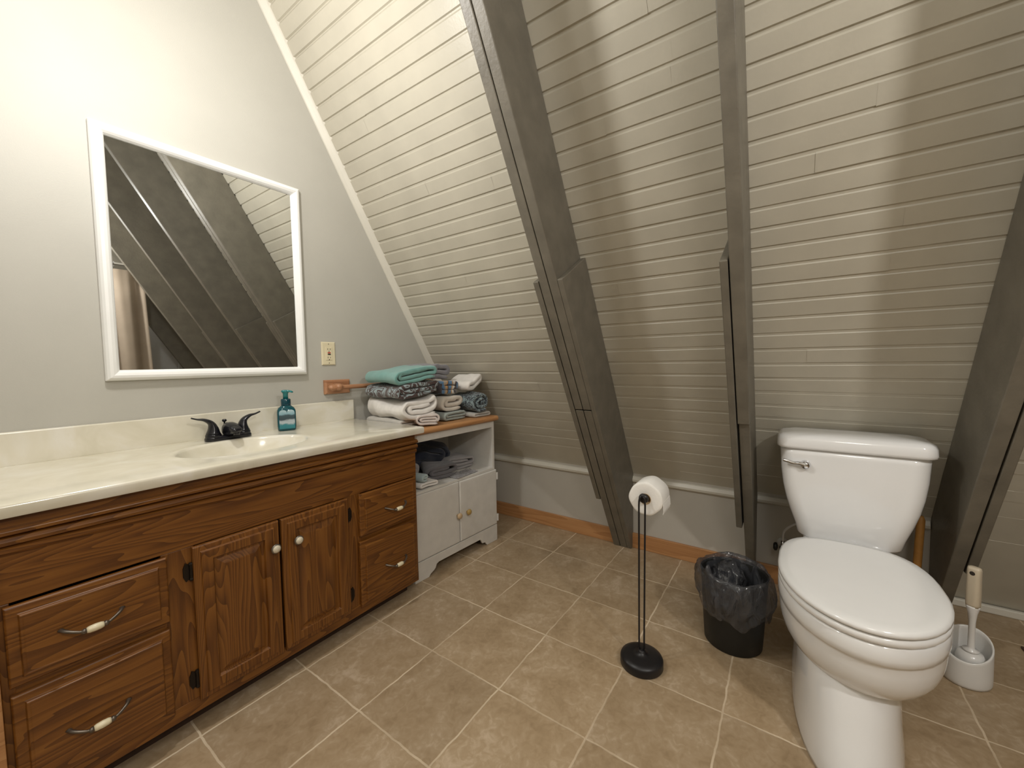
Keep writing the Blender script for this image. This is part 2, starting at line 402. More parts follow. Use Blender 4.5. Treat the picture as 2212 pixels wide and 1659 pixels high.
# ------------------------------------------------------------------ exposed rafters
def rafter_poly(z0=0, z1=ZC, knee=True, ci=CI):
    if z0 == 0:
        bot = [(slope_x(0, ci), 0), (KX - .002 if knee else CW - .002, 0)]
        if knee: bot.append((KX - .002, .424))
    else:
        # square cut across the slope
        k = .245 / SN
        bot = [(slope_x(z0, ci), z0), (slope_x(z0, ci) + k, z0 + k * SL)]
    xo = slope_x(z1, CW) - .0005
    return bot + [(xo, z1), (slope_x(z1, ci), z1)]
def board(name, poly, y0, y1, parent, bev=.003):
    bm = B(); prism(bm, poly, lambda p: (p[0], y0, p[1]), lambda p: (p[0], y1, p[1]))
    return link(name, bm, M['beam'], parent, bevel=bev, seg=2)
def splice_poly(zt, zb, ci=CI, foot=False):
    k = .243 / SN
    top = [(slope_x(zt, ci), zt), (slope_x(zt, ci) + k, zt + k * SL)]
    if foot: return [(slope_x(0, ci), 0), (KX - .002, 0), (KX - .002, .424), (slope_x(.424, CW) - .001, .424)][:3] + [top[1], top[0]]
    bx = min(slope_x(zb, CW), KX) - .003
    if slope_x(zb, CW) > KX: return [(slope_x(zb, ci), zb), (KX - .003, zb), (KX - .003, .424), top[1], top[0]]
    return [(slope_x(zb, ci), zb), (bx, zb), top[1], top[0]]
GR = 'exposed rafters along the boarded slope'
def shift(poly, d): return [(x + d, z) for x, z in poly]
def rafter_thing(label, y): return thing('rafter', label, 'beam', (0, 0, 0), 0, GR)
# rafter nearest the mirror wall: two plies, a splice on each side
r1 = rafter_thing('double grey-brown rafter on the boarded slope, nearest the mirror wall', -1.15)
def ply(y0, y1, par, zcut):
    kk = .245 / SN
    lo = [(slope_x(0), 0), (KX - .002, 0), (KX - .002, .424), (slope_x(zcut - .004, CW) - .0005, zcut - .004), (slope_x(zcut - .004, CI), zcut - .004)]
    lo[0] = (slope_x(0, CI), 0)
    hi = [(slope_x(zcut, CI), zcut), (slope_x(zcut, CW) - .0005, zcut), (slope_x(ZC) - .0005, ZC), (slope_x(ZC, CI), ZC)]
    board('rafter_foot', lo, y0, y1, par); board('rafter_board', hi, y0, y1, par)
ply(-1.1900, -1.1518, r1, .835); ply(-1.1482, -1.111, r1, .835)
board('splice_board', splice_poly(1.37, 0, foot=True), -1.2135, -1.1905, r1)
board('splice_board', splice_poly(1.372, .318), -1.107, -1.083, r1)
bm = B(); prism(bm, [(slope_x(.01, CI) + .012, .01), (KX - .004, .01), (slope_x(1.3, CW) - .02, 1.3), (slope_x(2.9, CW) - .02, 2.9), (slope_x(2.9, CI) + .012, 2.9)], lambda p: (p[0], -1.185, p[1]), lambda p: (p[0], -1.113, p[1]))
link('dark_joint', bm, M['gap'], r1)
# second rafter: single ply, splice on its left, foot set back
r2 = rafter_thing('slim grey-brown rafter on the boarded slope, just left of the toilet tank', -1.79)
up = [(slope_x(.815, CI), .815), (slope_x(.815, CW) - .0005, .815), (slope_x(ZC) - .0005, ZC), (slope_x(ZC, CI), ZC)]
lo = [(slope_x(0, CI) + .012, 0), (KX - .002, 0), (KX - .002, .424), (slope_x(.8148, CW) - .0005, .8148), (slope_x(.8148, CI) + .012, .8148)]
board('rafter_board', up, -1.809, -1.770, r2); board('rafter_foot', lo, -1.809, -1.772, r2)
board('splice_board', splice_poly(1.355, .312), -1.766, -1.743, r2)
bm = B(); prism(bm, [(slope_x(.34, CI) + .02, .34), (slope_x(.43, CW) - .02, .43), (slope_x(1.33, CW) - .03, 1.33), (slope_x(1.33, CI) + .02, 1.33)], lambda p: (p[0], -1.7699, p[1]), lambda p: (p[0], -1.766, p[1]))
link('dark_joint', bm, M['gap'], r2)
# third rafter, right of the toilet
r3 = rafter_thing('grey-brown rafter on the boarded slope behind the toilet brush', -2.41)
board('rafter_board', rafter_poly(), -2.430, -2.392, r3)
board('splice_board', splice_poly(1.37, .306), -2.459, -2.4345, r3)
bm = B(); prism(bm, [(slope_x(.34, CI) + .02, .34), (slope_x(.34, CW) - .1, .34), (slope_x(1.33, CW) - .03, 1.33), (slope_x(1.33, CI) + .02, 1.33)], lambda p: (p[0], -2.4345, p[1]), lambda p: (p[0], -2.430, p[1]))
link('dark_joint', bm, M['gap'], r3)
for y, lab in ((-3.05, 'rafter seen only in the mirror, just in front of the shower curtain'), (-3.67, 'rafter seen only in the mirror, half hidden behind the shower curtain')):
    r = rafter_thing(lab, y)
    board('rafter_board', rafter_poly(knee=False), y - .02, y + .02, r)

# ------------------------------------------------------------------ mirror
mt = thing('wall_mirror', 'white framed rectangular mirror hung on the wall above the sink', 'mirror', (.664, 0, 1.45))
def frame_loop(x0, x1, z0, z1, w, prof):
    rings = []
    for k, d in prof:      # k inward fraction, d proud of wall
        i = w * k
        rings.append([(x0 + i, -d, z0 + i), (x1 - i, -d, z0 + i), (x1 - i, -d, z1 - i), (x0 + i, -d, z1 - i)])
    return rings
FX0, FX1, FZ0, FZ1 = .318 - .664, 1.008 - .664, 1.015 - 1.45, 1.886 - 1.45
bm = B()
R = frame_loop(FX0, FX1, FZ0, FZ1, .037, [(0, .001), (0, .013), (.10, .021), (.28, .0275), (.5, .029), (.74, .025), (.9, .018), (1, .010), (1, .004)])
loft(bm, R, True, False, False)
link('frame', bm, M['frame'], mt, bevel=.0015)
bm = B(); box(bm, FX0 + .033, FX1 - .033, -.0065, -.001, FZ0 + .033, FZ1 - .033); link('mirror_glass', bm, M['mirror'], mt)

# ------------------------------------------------------------------ vanity
VX0, VX1 = .035, 1.213
V = thing('vanity_cabinet', 'dark oak bathroom vanity with drawers and two doors under the cream sink top', 'vanity', (.62, -.28, 0))
def vloc(o): o.location = -V.location; return o
YF = -.535
bm = B()
box(bm, VX0, VX0 + .016, YF + .02, -.002, .058, .738); box(bm, VX1 - .016, VX1, YF + .02, -.002, .058, .738)
box(bm, VX0 + .016, VX1 - .016, YF + .03, -.002, .058, .074); box(bm, VX0 + .016, VX1 - .016, -.012, -.002, .074, .738)
vloc(link('carcass', bm, M['oakv'], V))
for x0, x1, z0, z1 in ((VX0, VX1, .058, .100), (VX0, VX1, .548, .660), (VX0, VX1, .705, .738), (VX0, .33, .340, .368), (.905, VX1, .350, .378)):
    bm = B(); box(bm, x0, x1, YF + (.001 if x1 - x0 < 1 else 0), YF + .02, z0, z1)
    vloc(link('face_frame_rail', bm, M['oakh'], V, bevel=.0015))
for x0, x1 in ((VX0, .056), (.312, .385), (.855, .925), (1.198, VX1)):
    bm = B(); box(bm, x0, x1, YF + .0008, YF + .02, .100, .548)
    vloc(link('face_frame_stile', bm, M['oakv'], V, bevel=.0015))
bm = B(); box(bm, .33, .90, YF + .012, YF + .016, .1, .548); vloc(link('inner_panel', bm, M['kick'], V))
# grooved moulding under the counter
bm = B()
pr = [(YF + .015, .656), (YF - .004, .656), (YF - .009, .662), (YF - .009, .671), (YF - .003, .676), (YF - .015, .680), (YF - .018, .688), (YF - .012, .695), (YF - .005, .698), (YF - .019, .703), (YF - .020, .710), (YF - .013, .716), (YF + .015, .718)]
prism(bm, pr, lambda p: (VX0, p[0], p[1]), lambda p: (VX1 + .001, p[0], p[1]))
vloc(link('top_molding', bm, M['oakh'], V))
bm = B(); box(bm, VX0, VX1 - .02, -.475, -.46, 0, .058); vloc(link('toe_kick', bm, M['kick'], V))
bm = B(); box(bm, .012, VX0 - .0005, -.556, -.05, 0, .738); vloc(link('end_panel', bm, M['oakx'], V, bevel=.002))

def raised_front(bm, x0, x1, z0, z1, y, prof):
    rings = []
    for ins, d in prof:
        rings.append([(x0 + ins, y - d, z0 + ins), (x1 - ins, y - d, z0 + ins), (x1 - ins, y - d, z1 - ins), (x0 + ins, y - d, z1 - ins)])
    loft(bm, rings)
DRAWER = [(0, 0), (0, .010), (.003, .013), (.019, .0145), (.021, .0205), (.024, .0215), (.027, .0205)]
DOOR = [(0, 0), (0, .011), (.003, .014), (.017, .015), (.019, .0205), (.046, .0205), (.050, .0115), (.056, .0115), (.074, .0185), (.078, .019)]
def pull_parts(par, x, z, y):
    bm = B()
    half = [(.052, .001, .008), (.046, -.012, .006), (.031, -.023, .000), (.017, -.026, -.004)]
    p = spline([(x - a, y + b_, z + c_) for a, b_, c_ in half] + [(x + a, y + b_, z + c_) for a, b_, c_ in half[::-1]], 6)
    n = len(p); tube(bm, p, [(.0028 + .0034 * abs(2 * i / (n - 1) - 1) ** 3 + (.0035 if abs(abs(2 * i / (n - 1) - 1) - .17) < .04 else 0), .0036 + (.003 if abs(abs(2 * i / (n - 1) - 1) - .17) < .04 else 0)) for i in range(n)], 8)
    vloc2(link('drawer_pull', bm, M['pull'], par, smooth=True))
    bm = B(); lathe(bm, [(.0062, -.0145), (.0078, -.010), (.0086, 0), (.0078, .010), (.0062, .0145)], (x, y - .026, z - .004), 16, 'X')
    g = vloc2(link('pull_grip', bm, M['ivory'], par, smooth=True)); g['label'] = 'cream ceramic grip'
def vloc2(o): o.location = (0, 0, 0); return o
def drawer(x0, x1, z0, z1, px, pz):
    bm = B(); raised_front(bm, x0, x1, z0, z1, YF - .0003, DRAWER)
    d = vloc(link('drawer', bm, M['oakh'], V, bevel=.001)); pull_parts(d, px, pz, YF - .0215)
drawer(.046, .322, .362, .543, .176, .448)
drawer(.046, .320, .095, .343, .176, .205)
drawer(.912, 1.200, .374, .546, 1.078, .452)
drawer(.908, 1.197, .088, .356, 1.072, .212)
def knob(par, x, z, y, mats=('knobrim', 'knob'), r=.0155):
    bm = B()
    lathe(bm, [(.006, 0), (.0055, -.010), (r * .9, -.013), (r, -.017), (r * .93, -.020), (r * .80, -.0205)], (x, y, z), 20, 'Y', 0)
    lathe(bm, [(r * .80, -.0200), (r * .74, -.0235), (r * .4, -.0265), (.0005, -.0275)], (x, y, z), 20, 'Y', 1)
    o = link('knob', bm, [M[mats[0]], M[mats[1]]], par, smooth=True); return o
def door(x0, x1, kx, kz, hx):
    bm = B(); raised_front(bm, x0, x1, .093, .547, YF - .0003, DOOR)
    d = vloc(link('door', bm, M['oakv'], V, bevel=.001)); knob(d, kx, kz, YF - .0205)
    for hz in (.478, .160):
        bm = B(); s = 1 if hx < x0 else -1
        lathe(bm, [(.0045, -.026), (.006, -.022), (.0045, -.018), (.0045, .018), (.006, .022), (.0045, .026)], (hx + s * .008, YF - .005, hz), 10, 'Z')
        pl = [(hx - s * .010, hz - .012), (hx - s * .004, hz - .027), (hx + s * .006, hz - .020), (hx + s * .006, hz + .020), (hx - s * .004, hz + .027), (hx - s * .010, hz + .012)]
        prism(bm, pl, lambda p: (p[0], YF + .0005, p[1]), lambda p: (p[0], YF - .003, p[1]))
        link('hinge', bm, M['hinge'], d, smooth=False)
door(.378, .611, .589, .466, .367)
door(.618, .862, .662, .467, .873)

# counter top with moulded basin
CT = thing('vanity_countertop', 'cream cultured marble countertop with moulded oval basin on the oak vanity', 'countertop', (.64, -.28, .74))
CX0, CX1, CY0, CY1, ZT, ZU = .010, 1.249, -.558, -.003, .771, .741
sx, sy, sa, sb = .625, -.300, .205, .158
bm = B()
n = 96
def rect_hit(t):
    dx, dy = math.cos(t), math.sin(t); best = 9
    for lim, d, o in ((CX1 - .006, dx, sx), (CX0 + .006, dx, sx)):
        if abs(d) > 1e-9:
            k = (lim - o) / d
            if k > 0: best = min(best, k)
    for lim, d, o in ((CY1, dy, sy), (CY0 + .006, dy, sy)):
        if abs(d) > 1e-9:
            k = (lim - o) / d
            if k > 0: best = min(best, k)
    return sx + dx * best, sy + dy * best
angs = sorted([2 * PI * k / n for k in range(n)] + [math.atan2(y - sy, x - sx) % (2 * PI) for x in (CX0 + .006, CX1 - .006) for y in (CY0 + .006, CY1)])
def ell(k, z): return [(sx + sa * k * math.cos(t), sy + sb * k * math.sin(t), z) for t in angs]
outer = [rect_hit(t) for t in angs]
e = ell(1, 0)
rings = []
for k, z in ((.07, -.118), (.30, -.116), (.55, -.104), (.74, -.084), (.87, -.054), (.95, -.024), (.985, -.008), (1.01, -.0015), (1.035, 0), (1.07, .0012), (1.10, .0004)): rings.append(ell(k, ZT + z))
def mixr(f): return [((1 - f) * a[0] * 1 + f * o[0] + (1 - f) * (0), (1 - f) * a[1] + f * o[1], ZT) for a, o in zip(ell(1.10, 0), outer)]
rings += [mixr(.15), mixr(.5), mixr(1.0)]
def off(p, d): 
    x, y = p
    x2 = x + d if x > CX1 - .0065 else (x - d if x < CX0 + .0065 else x)
    y2 = y - d if y < CY0 + .0065 else y
    return x2, y2
for d, z in ((.003, ZT - .0012), (.0052, ZT - .004), (.006, ZT - .008), (.006, ZU + .004), (.004, ZU)): rings.append([(*off(p, d), z) for p in outer])
rings.append([(p[0] * .98 + sx * .02, p[1] * .98 + sy * .02, ZU) for p in outer])
loft(bm, rings, True, True, False)
o = link('counter_slab', bm, M['marble'], CT, smooth=True); o.location = -CT.location; autosmooth(o, 50)
bm = B(); box(bm, CX0, 1.249, -.022, -.001, ZT - .002, .873); o = link('backsplash', bm, M['marble'], CT, bevel=.004, seg=3); o.location = -CT.location
bm = B(); lathe(bm, [(.024, .0), (.024, .003), (.019, .0045), (.017, .002)], (sx, sy, ZT - .1185), 20); o = link('drain', bm, M['bronze'], CT, smooth=True); o.location = -CT.location

# faucet
FA = thing('faucet', 'dark bronze two handle faucet on the back edge of the oval basin', 'faucet', (.642, -.092, ZT))
bm = B()
rr = lambda s, z: [(x, y, z) for x, y in rrect(.080 * s, .026 * s, .0255 * s, 8)]
loft(bm, [rr(1, 0), rr(1, .010), rr(.97, .015), rr(.90, .018)]); link('base_plate', bm, M['bronze'], FA, smooth=True)
for s in (-1, 1):
    bm = B()
    lathe(bm, [(.026, .012), (.0265, .022), (.024, .027), (.022, .030)], (s * .051, 0, 0), 20)
    p = spline([(s * .051, 0, .028), (s * .051, 0, .050), (s * .058, 0, .070), (s * .078, 0, .084), (s * .100, 0, .089), (s * .118, 0, .096)], 6)
    m_ = len(p); prof = []
    for i in range(m_):
        f = i / (m_ - 1); a = .0215 * (1 - f) ** 1.1 + .0050
        prof.append((a * (1 if f < .5 else 1.05), max(.0030, .0215 * (1 - f) ** 2.0 + .0026)))
    tube(bm, p, prof, 12)
    link('handle', bm, M['bronze'], FA, smooth=True)
bm = B()
rings = []
for y, w, z0, z1 in ((.018, .014, .014, .040), (.006, .022, .014, .060), (-.012, .026, .013, .068), (-.035, .024, .018, .067), (-.060, .021, .024, .060), (-.082, .018, .030, .052), (-.090, .013, .034, .046)):
    zc, hz = (z0 + z1) / 2, (z1 - z0) / 2
    rings.append([(w * math.copysign(abs(math.cos(t)) ** .7, math.cos(t)), y, zc + hz * math.copysign(abs(math.sin(t)) ** .8, math.sin(t))) for t in [2 * PI * k / 20 for k in range(20)]])
loft(bm, rings); lathe(bm, [(.011, .022), (.011, .036)], (0, -.076, 0), 14)
link('spout', bm, M['bronze'], FA, smooth=True)
bm = B(); lathe(bm, [(.003, .03), (.003, .066), (.0075, .068), (.0085, .073), (.006, .077)], (-.004, .024, 0), 12); link('lift_rod', bm, M['bronze'], FA, smooth=True)

# soap bottle
SB = thing('soap_dispenser', 'teal foaming hand soap bottle with winter landscape label beside the faucet', 'soap dispenser', (.868, -.090, ZT), math.radians(-21))
bm = B()
def octr(hx, hy, c, z):
    return [(x, y, z) for x, y in rrect(hx, hy, c, 4)]
loft(bm, [octr(.030, .021, .012, 0), octr(.0355, .0255, .013, .005), octr(.0365, .0265, .013, .02), octr(.0365, .0265, .013, .080), octr(.0355, .0255, .014, .090), octr(.031, .023, .015, .100), octr(.022, .020, .015, .108), octr(.0175, .0175, .0170, .112)])
link('bottle', bm, M['soap'], SB, smooth=True)
bm = B()
pts = [(-.030, .010), (.030, .010), (.030, .080)]
pts += [(.015 + .015 * math.cos(t), .082 + .011 * math.sin(t)) for t in [PI * k / 8 for k in range(1, 8)]] + [(0, .077)]
pts += [(-.015 + .015 * math.cos(t), .082 + .011 * math.sin(t)) for t in [PI * k / 8 for k in range(1, 8)]] + [(-.030, .080)]
prism(bm, pts, lambda p: (p[0], -.0271, p[1]), lambda p: (p[0], -.0262, p[1])); link('label_panel', bm, M['label'], SB)
bm = B(); lathe(bm, [(.0185, .110), (.0195, .114), (.0195, .136), (.0175, .140), (.0125, .141)], (0, 0, 0), 28); link('collar', bm, M['collar'], SB, smooth=True)
bm = B(); lathe(bm, [(.0105, .139), (.0105, .163), (.013, .168), (.016, .171), (.017, .175), (.014, .1785), (.004, .180)], (0, 0, 0), 24)
tube(bm, [(.0, .002, .1735), (.012, -.012, .1745), (.020, -.022, .173), (.024, -.028, .170)], [(.010, .005), (.009, .0045), (.007, .004), (.006, .003)], 10)
link('pump', bm, M['pump'], SB, smooth=True)

# outlet
OU = thing('wall_outlet', 'ivory outlet with red and black test buttons right of the mirror', 'outlet', (1.128, 0, 1.116))
bm = B(); raised_front(bm, -.0365, .0365, -.0585, .0585, -.0005, [(0, 0), (0, .002), (.003, .006), (.006, .0068)]); link('cover_plate', bm, M['ivory'], OU)
bm = B(); box(bm, -.0165, .0165, -.0095, -.006, -.033, .033); link('receptacle', bm, M['ivory'], OU, bevel=.001)
for s in (1, -1):
    for dx in (-.0065, .0065):
        bm = B(); box(bm, dx - .0012, dx + .0012, -.0098, -.009, s * .021 - .004 + .001, s * .021 + .004 + .001); link('slot', bm, M['slot'], OU)
    bm = B(); lathe(bm, [(.0024, 0), (.0024, -.0009)], (0, -.0092, s * .021 - .0095 * 1), 10, 'Y'); link('ground_hole', bm, M['slot'], OU)
    bm = B(); lathe(bm, [(.0022, 0), (.0022, -.001)], (0, -.0068, s * .048), 8, 'Y'); link('screw', bm, M['slot'], OU)
bm = B(); box(bm, -.0075, .0075, -.0112, -.009, .0015, .0065); link('reset_button', bm, M['red'], OU)
bm = B(); box(bm, -.0075, .0075, -.0112, -.009, -.0065, -.0015); link('test_button', bm, M['black'], OU)

# wooden towel bar
TB = thing('towel_bar', 'small oak towel bar on the wall above the backsplash, running behind the towels', 'towel bar', (1.165, 0, .946))
for bx in (0, .57):
    bm = B(); raised_front(bm, bx - .070, bx + .070, -.036, .036, -.0005, [(0, 0), (0, .010), (.004, .016), (.010, .018)]); link('mount_plate', bm, M['oakpeg'], TB, bevel=.001)
    bm = B(); lathe(bm, [(.017, .02), (.018, -.030), (.018, -.052), (.014, -.060), (.005, -.063)], (bx - .02, -.010, 0), 20, 'Y'); link('post', bm, M['oakpeg'], TB, smooth=True)
bm = B(); lathe(bm, [(.003, -.070), (.012, -.066), (.0155, -.056), (.0155, .0), (.012, .004), (.0115, .01), (.0115, .63), (.004, .635)], (0, -.050, -.002), 18, 'X'); link('dowel', bm, M['oakpeg'], TB, smooth=True)

# ------------------------------------------------------------------ white storage cabinet
WA = math.radians(-3.3)
WC = thing('storage_cabinet', 'low white painted storage cabinet with oak top between vanity and boarded slope', 'cabinet', (1.245, -.462, 0), WA)
W, D, H = .606, .385, .715
bm = B()
box(bm, 0, .018, 0.0005, D, 0.0, H); box(bm, W - .018, W, .0005, D, 0.0, H); box(bm, .018, W - .018, D - .008, D, .03, H)
box(bm, .018, W - .018, -.009, D - .008, .4275, .441); box(bm, .018, W - .018, .004, D - .008, .085, .100); box(bm, .018, W - .018, .0, .018, .678, H)
box(bm, .018, W - .018, .018, D - .008, H - .012, H)
link('carcass', bm, M['white'], WC, bevel=.0015)
bm = B()  # plinth with cut-out arch
arc = [(0, 0), (.085, 0), (.095, .012), (.118, .022), (.128, .030), (.135, .046), (.150, .052), (W - .150, .052), (W - .140, .044), (W - .130, .024), (W - .108, .022), (W - .098, .008), (W - .09, 0), (W, 0), (W, .096), (0, .096)]
prism(bm, arc, lambda p: (p[0], -.012, p[1]), lambda p: (p[0], .0, p[1])); link('plinth', bm, M['white'], WC, bevel=.002)
bm = B()
pr = [(.0, .715), (-.010, .715), (-.019, .720), (-.022, .730), (-.019, .740), (-.012, .745), (.0, .745)]
prism(bm, [(-.022 + p[0] * 0 + p[0] + .0, p[1]) for p in pr][0:0] or [(D, .715), (-.010, .715), (-.019, .719), (-.023, .729), (-.020, .739), (-.012, .745), (D, .745)], lambda p: (.008, p[0], p[1]), lambda p: (W + .020, p[0], p[1]))
link('wood_top', bm, M['oakx'], WC, bevel=.004, seg=3)
for i, (x0, x1) in enumerate(((.004, .299), (.303, W - .002))):
    bm = B(); raised_front(bm, x0, x1, .100, .4265, 0, [(0, 0), (0, .011), (.003, .013), (.010, .0135)] if i == 0 else [(0, 0), (0, .012), (.005, .016), (.014, .0165)])
    d = link('door', bm, M['white'], WC, bevel=.001)
    kx = x1 - .016 if i == 0 else x0 + .050
    bm = B(); lathe(bm, [(.007, 0), (.006, -.008), (.014, -.014), (.0165, -.020), (.013, -.026), (.004, -.029)], (kx, -.013, .250), 18, 'Y')
    k = link('knob', bm, M['knobb'] if i == 0 else M['knobo'], d, smooth=True); k['label'] = 'tan wooden knob' if i == 0 else 'ochre wooden knob'
    if i:
        for hz in (.385, .135):
            bm = B(); prism(bm, [(x1 - .002, .004), (x1 + .006, .004), (x1 + .006, -.008), (x1 + .012, -.008), (x1 + .012, -.016), (x1 + .004, -.016), (x1 + .004, -.012), (x1 - .002, -.012)], lambda p: (p[0], p[1], hz - .021), lambda p: (p[0], p[1], hz + .021))
            link('hinge', bm, M['hingew'], d, bevel=.001)

# ------------------------------------------------------------------ towels
def fold_path(L, Hh, turns, th, ns=7, na=9):
    """flattened spiral, outer free end at lower right, winding inwards"""
    pts = []; t = th; half = int(round(turns * 2)); S = (L - Hh) / 2; r = Hh / 2 - t / 2
    # z offset centre shifts each half turn so layers stay evenly stacked
    zc = 0.0; x_in = S
    side = -1
    z = -r
    cur_r = r
    for h in range(half):
        # straight run at height z from +x to -x (or reverse)
        xs, xe = (x_in, -x_in) if side < 0 else (-x_in, x_in)
        for k in range(ns): pts.append((xs + (xe - xs) * k / ns, z))
        # half circle to the other side
        nr = max(cur_r - t / 2 * (1 if h else 0.5), t * .55)
        z2 = z + 2 * nr * (1 if side < 0 and z < 0 else -1) if False else (z + 2 * nr if z < 0 else z - 2 * nr)
        zm = (z + z2) / 2; sg = 1 if z2 > z else -1
        for k in range(na):
            a = PI * k / na
            pts.append((xe + side * nr * math.sin(a), zm - sg * nr * math.cos(a)))
        z = z2; cur_r = nr; side = -side; x_in = max(x_in - t * .25, .004)
    xs, xe = (x_in, -x_in * .7) if side < 0 else (-x_in, x_in * .7)
    for k in range(ns + 1): pts.append((xs + (xe - xs) * k / ns, z))
    return pts
def towel(name, label, cat, group, L, Vv, Hh, turns, loc, rotz, mat, seed=0, amp=.004, th=None, nv=16, deform=None, tilt=0, flip=False):
    th = th or Hh / (2 * turns + .6)
    P = fold_path(L, Hh, turns, th)
    if flip: P = [(-x, z) for x, z in P]
    n = len(P); bm = B(); rows = []
    vs = [-Vv / 2, -Vv / 2 + .002, -Vv / 2 + .006, -Vv / 2 + .013]
    vs += [-Vv / 2 + .013 + (Vv - .026) * k / nv for k in range(1, nv)] + [Vv / 2 - .013, Vv / 2 - .006, Vv / 2 - .002, Vv / 2]
    ths = [.52, .76, .92, .97] + [.97] * (nv - 1) + [.97, .92, .76, .52]
    sd = Vector((seed * 3.1, seed * 1.7, seed * .9))
    for v, tf in zip(vs, ths):
        row = []
        for i, (x, z) in enumerate(P):
            a = P[max(i - 1, 0)]; b = P[min(i + 1, n - 1)]
            tx, tz = b[0] - a[0], b[1] - a[1]; l = math.hypot(tx, tz) or 1; nx, nz = -tz / l, tx / l
            h = th * tf / 2
            if i in (0, n - 1): h *= .55
            row.append(((x + nx * h, v, z + nz * h), (x - nx * h, v, z - nz * h)))
        rows.append(row)
    def D(p):
        q = Vector(p)
        k = noise.noise_vector(q * 9 + sd); k2 = noise.noise_vector(q * 28 + sd)
        q += k * amp * 1.6 + k2 * amp * .45
        if deform: q = deform(q)
        return q
    V0 = [[(bm.verts.new(D(a)), bm.verts.new(D(b))) for a, b in row] for row in rows]
    for j in range(len(V0) - 1):
        for i in range(n - 1):
            A, Bq, C, Dd = V0[j][i], V0[j][i + 1], V0[j + 1][i + 1], V0[j + 1][i]
            bm.faces.new((A[0], Bq[0], C[0], Dd[0])); bm.faces.new((A[1], Dd[1], C[1], Bq[1]))
        for i in (0, n - 1):
            A, Dd = V0[j][i], V0[j + 1][i]; bm.faces.new((A[0], Dd[0], Dd[1], A[1]))
    for j in (0, len(V0) - 1):
        for i in range(n - 1):
            A, Bq = V0[j][i], V0[j][i + 1]; bm.faces.new((A[0], A[1], Bq[1], Bq[0]))
    # rest on its lowest point
    mz = min(v.co.z for v in bm.verts)
    for v in bm.verts: v.co.z -= mz
    o = link(name, bm, mat, smooth=True); o.location = loc; o.rotation_euler = (0, tilt, rotz)
    return tag(o, label, cat, group)
GT = 'folded towels piled on the white cabinet'
ZTOP = .7455
def sagx(k): return lambda q: Vector((q.x, q.y, q.z - k * q.x * q.x))
towel('folded_towel', 'stone grey folded towel at the very bottom of the left pile', 'towel', GT, .225, .29, .042, 1.0, (1.375, -.235, ZTOP), -.05, M['t_stone'], 1, .003)
def hump(q):
    f = max(0, (q.x - .030) / .09); g = max(0, min(1, (-q.y + .04) / .12))
    return Vector((q.x - .020 * f * g, q.y, q.z + .050 * f * f * g - .10 * max(0, -q.x - .05)))
def lean(k, c=0): return lambda q: Vector((q.x, q.y, q.z + k * q.x + c * max(0, q.x - .04) * max(0, -q.y + .05) * 9))
towel('folded_towel', 'thick white folded towel in the left pile, under the brown patterned towel', 'towel', GT, .255, .340, .116, 1.5, (1.388, -.255, ZTOP + .030), -.10, M['t_white'], 2, .009, th=.027, deform=hump)
towel('folded_towel', 'blush white rolled towel lying at the front edge of the oak cabinet top', 'towel', GT, .135, .16, .056, 2.0, (1.412, -.388, ZTOP + .0005), -.50, M['t_pink'], 3, .005)
towel('folded_towel', 'brown towel with pale blue scroll pattern, under the plain teal towel', 'towel', GT, .275, .330, .076, 1.5, (1.382, -.262, ZTOP + .138), -.16, M['t_damask'], 4, .007, th=.021, deform=lean(.13))
towel('folded_towel', 'plain teal folded towel on top of the brown patterned towel', 'towel', GT, .268, .310, .076, 1.5, (1.372, -.272, ZTOP + .210), -.16, M['t_teal'], 5, .007, th=.020, deform=lean(.12))
towel('folded_towel', 'sage green folded towel at the bottom of the middle pile', 'towel', GT, .190, .26, .050, 1.5, (1.604, -.300, ZTOP), -.02, M['t_sage'], 6, .004)
towel('folded_towel', 'cream white folded towel just above the sage green one', 'towel', GT, .185, .27, .088, 1.5, (1.602, -.285, ZTOP + .049), -.03, M['t_cream'], 7, .007, th=.023)
towel('folded_towel', 'towel striped in blue, orange, brown and white in the middle pile', 'towel', GT, .175, .25, .080, 1.5, (1.598, -.270, ZTOP + .136), .03, M['t_stripe'], 8, .006, th=.022)
towel('folded_towel', 'plain grey folded towel topping the middle pile', 'towel', GT, .190, .25, .100, 1.5, (1.598, -.205, ZTOP + .214), .02, M['t_grey'], 9, .008, th=.027)
towel('folded_towel', 'cream folded towel at the bottom of the right pile, near the boarded slope', 'towel', GT, .145, .22, .032, 1.0, (1.785, -.360, ZTOP), -.06, M['t_stone'], 10, .003)
towel('folded_towel', 'navy patterned towel with pale teal lining, rolled, in the right pile', 'towel', GT, .160, .21, .112, 2.0, (1.786, -.372, ZTOP + .030), -.10, M['t_navydam'], 11, .007, th=.020, tilt=-.14)
def flop(q): return Vector((q.x, q.y, q.z + .45 * max(0, q.x + .02)))
towel('folded_towel', 'white rolled towel leaning up across the right pile', 'towel', GT, .165, .17, .058, 1.0, (1.765, -.345, ZTOP + .152), .10, M['t_white'], 12, .007, th=.025, deform=flop)

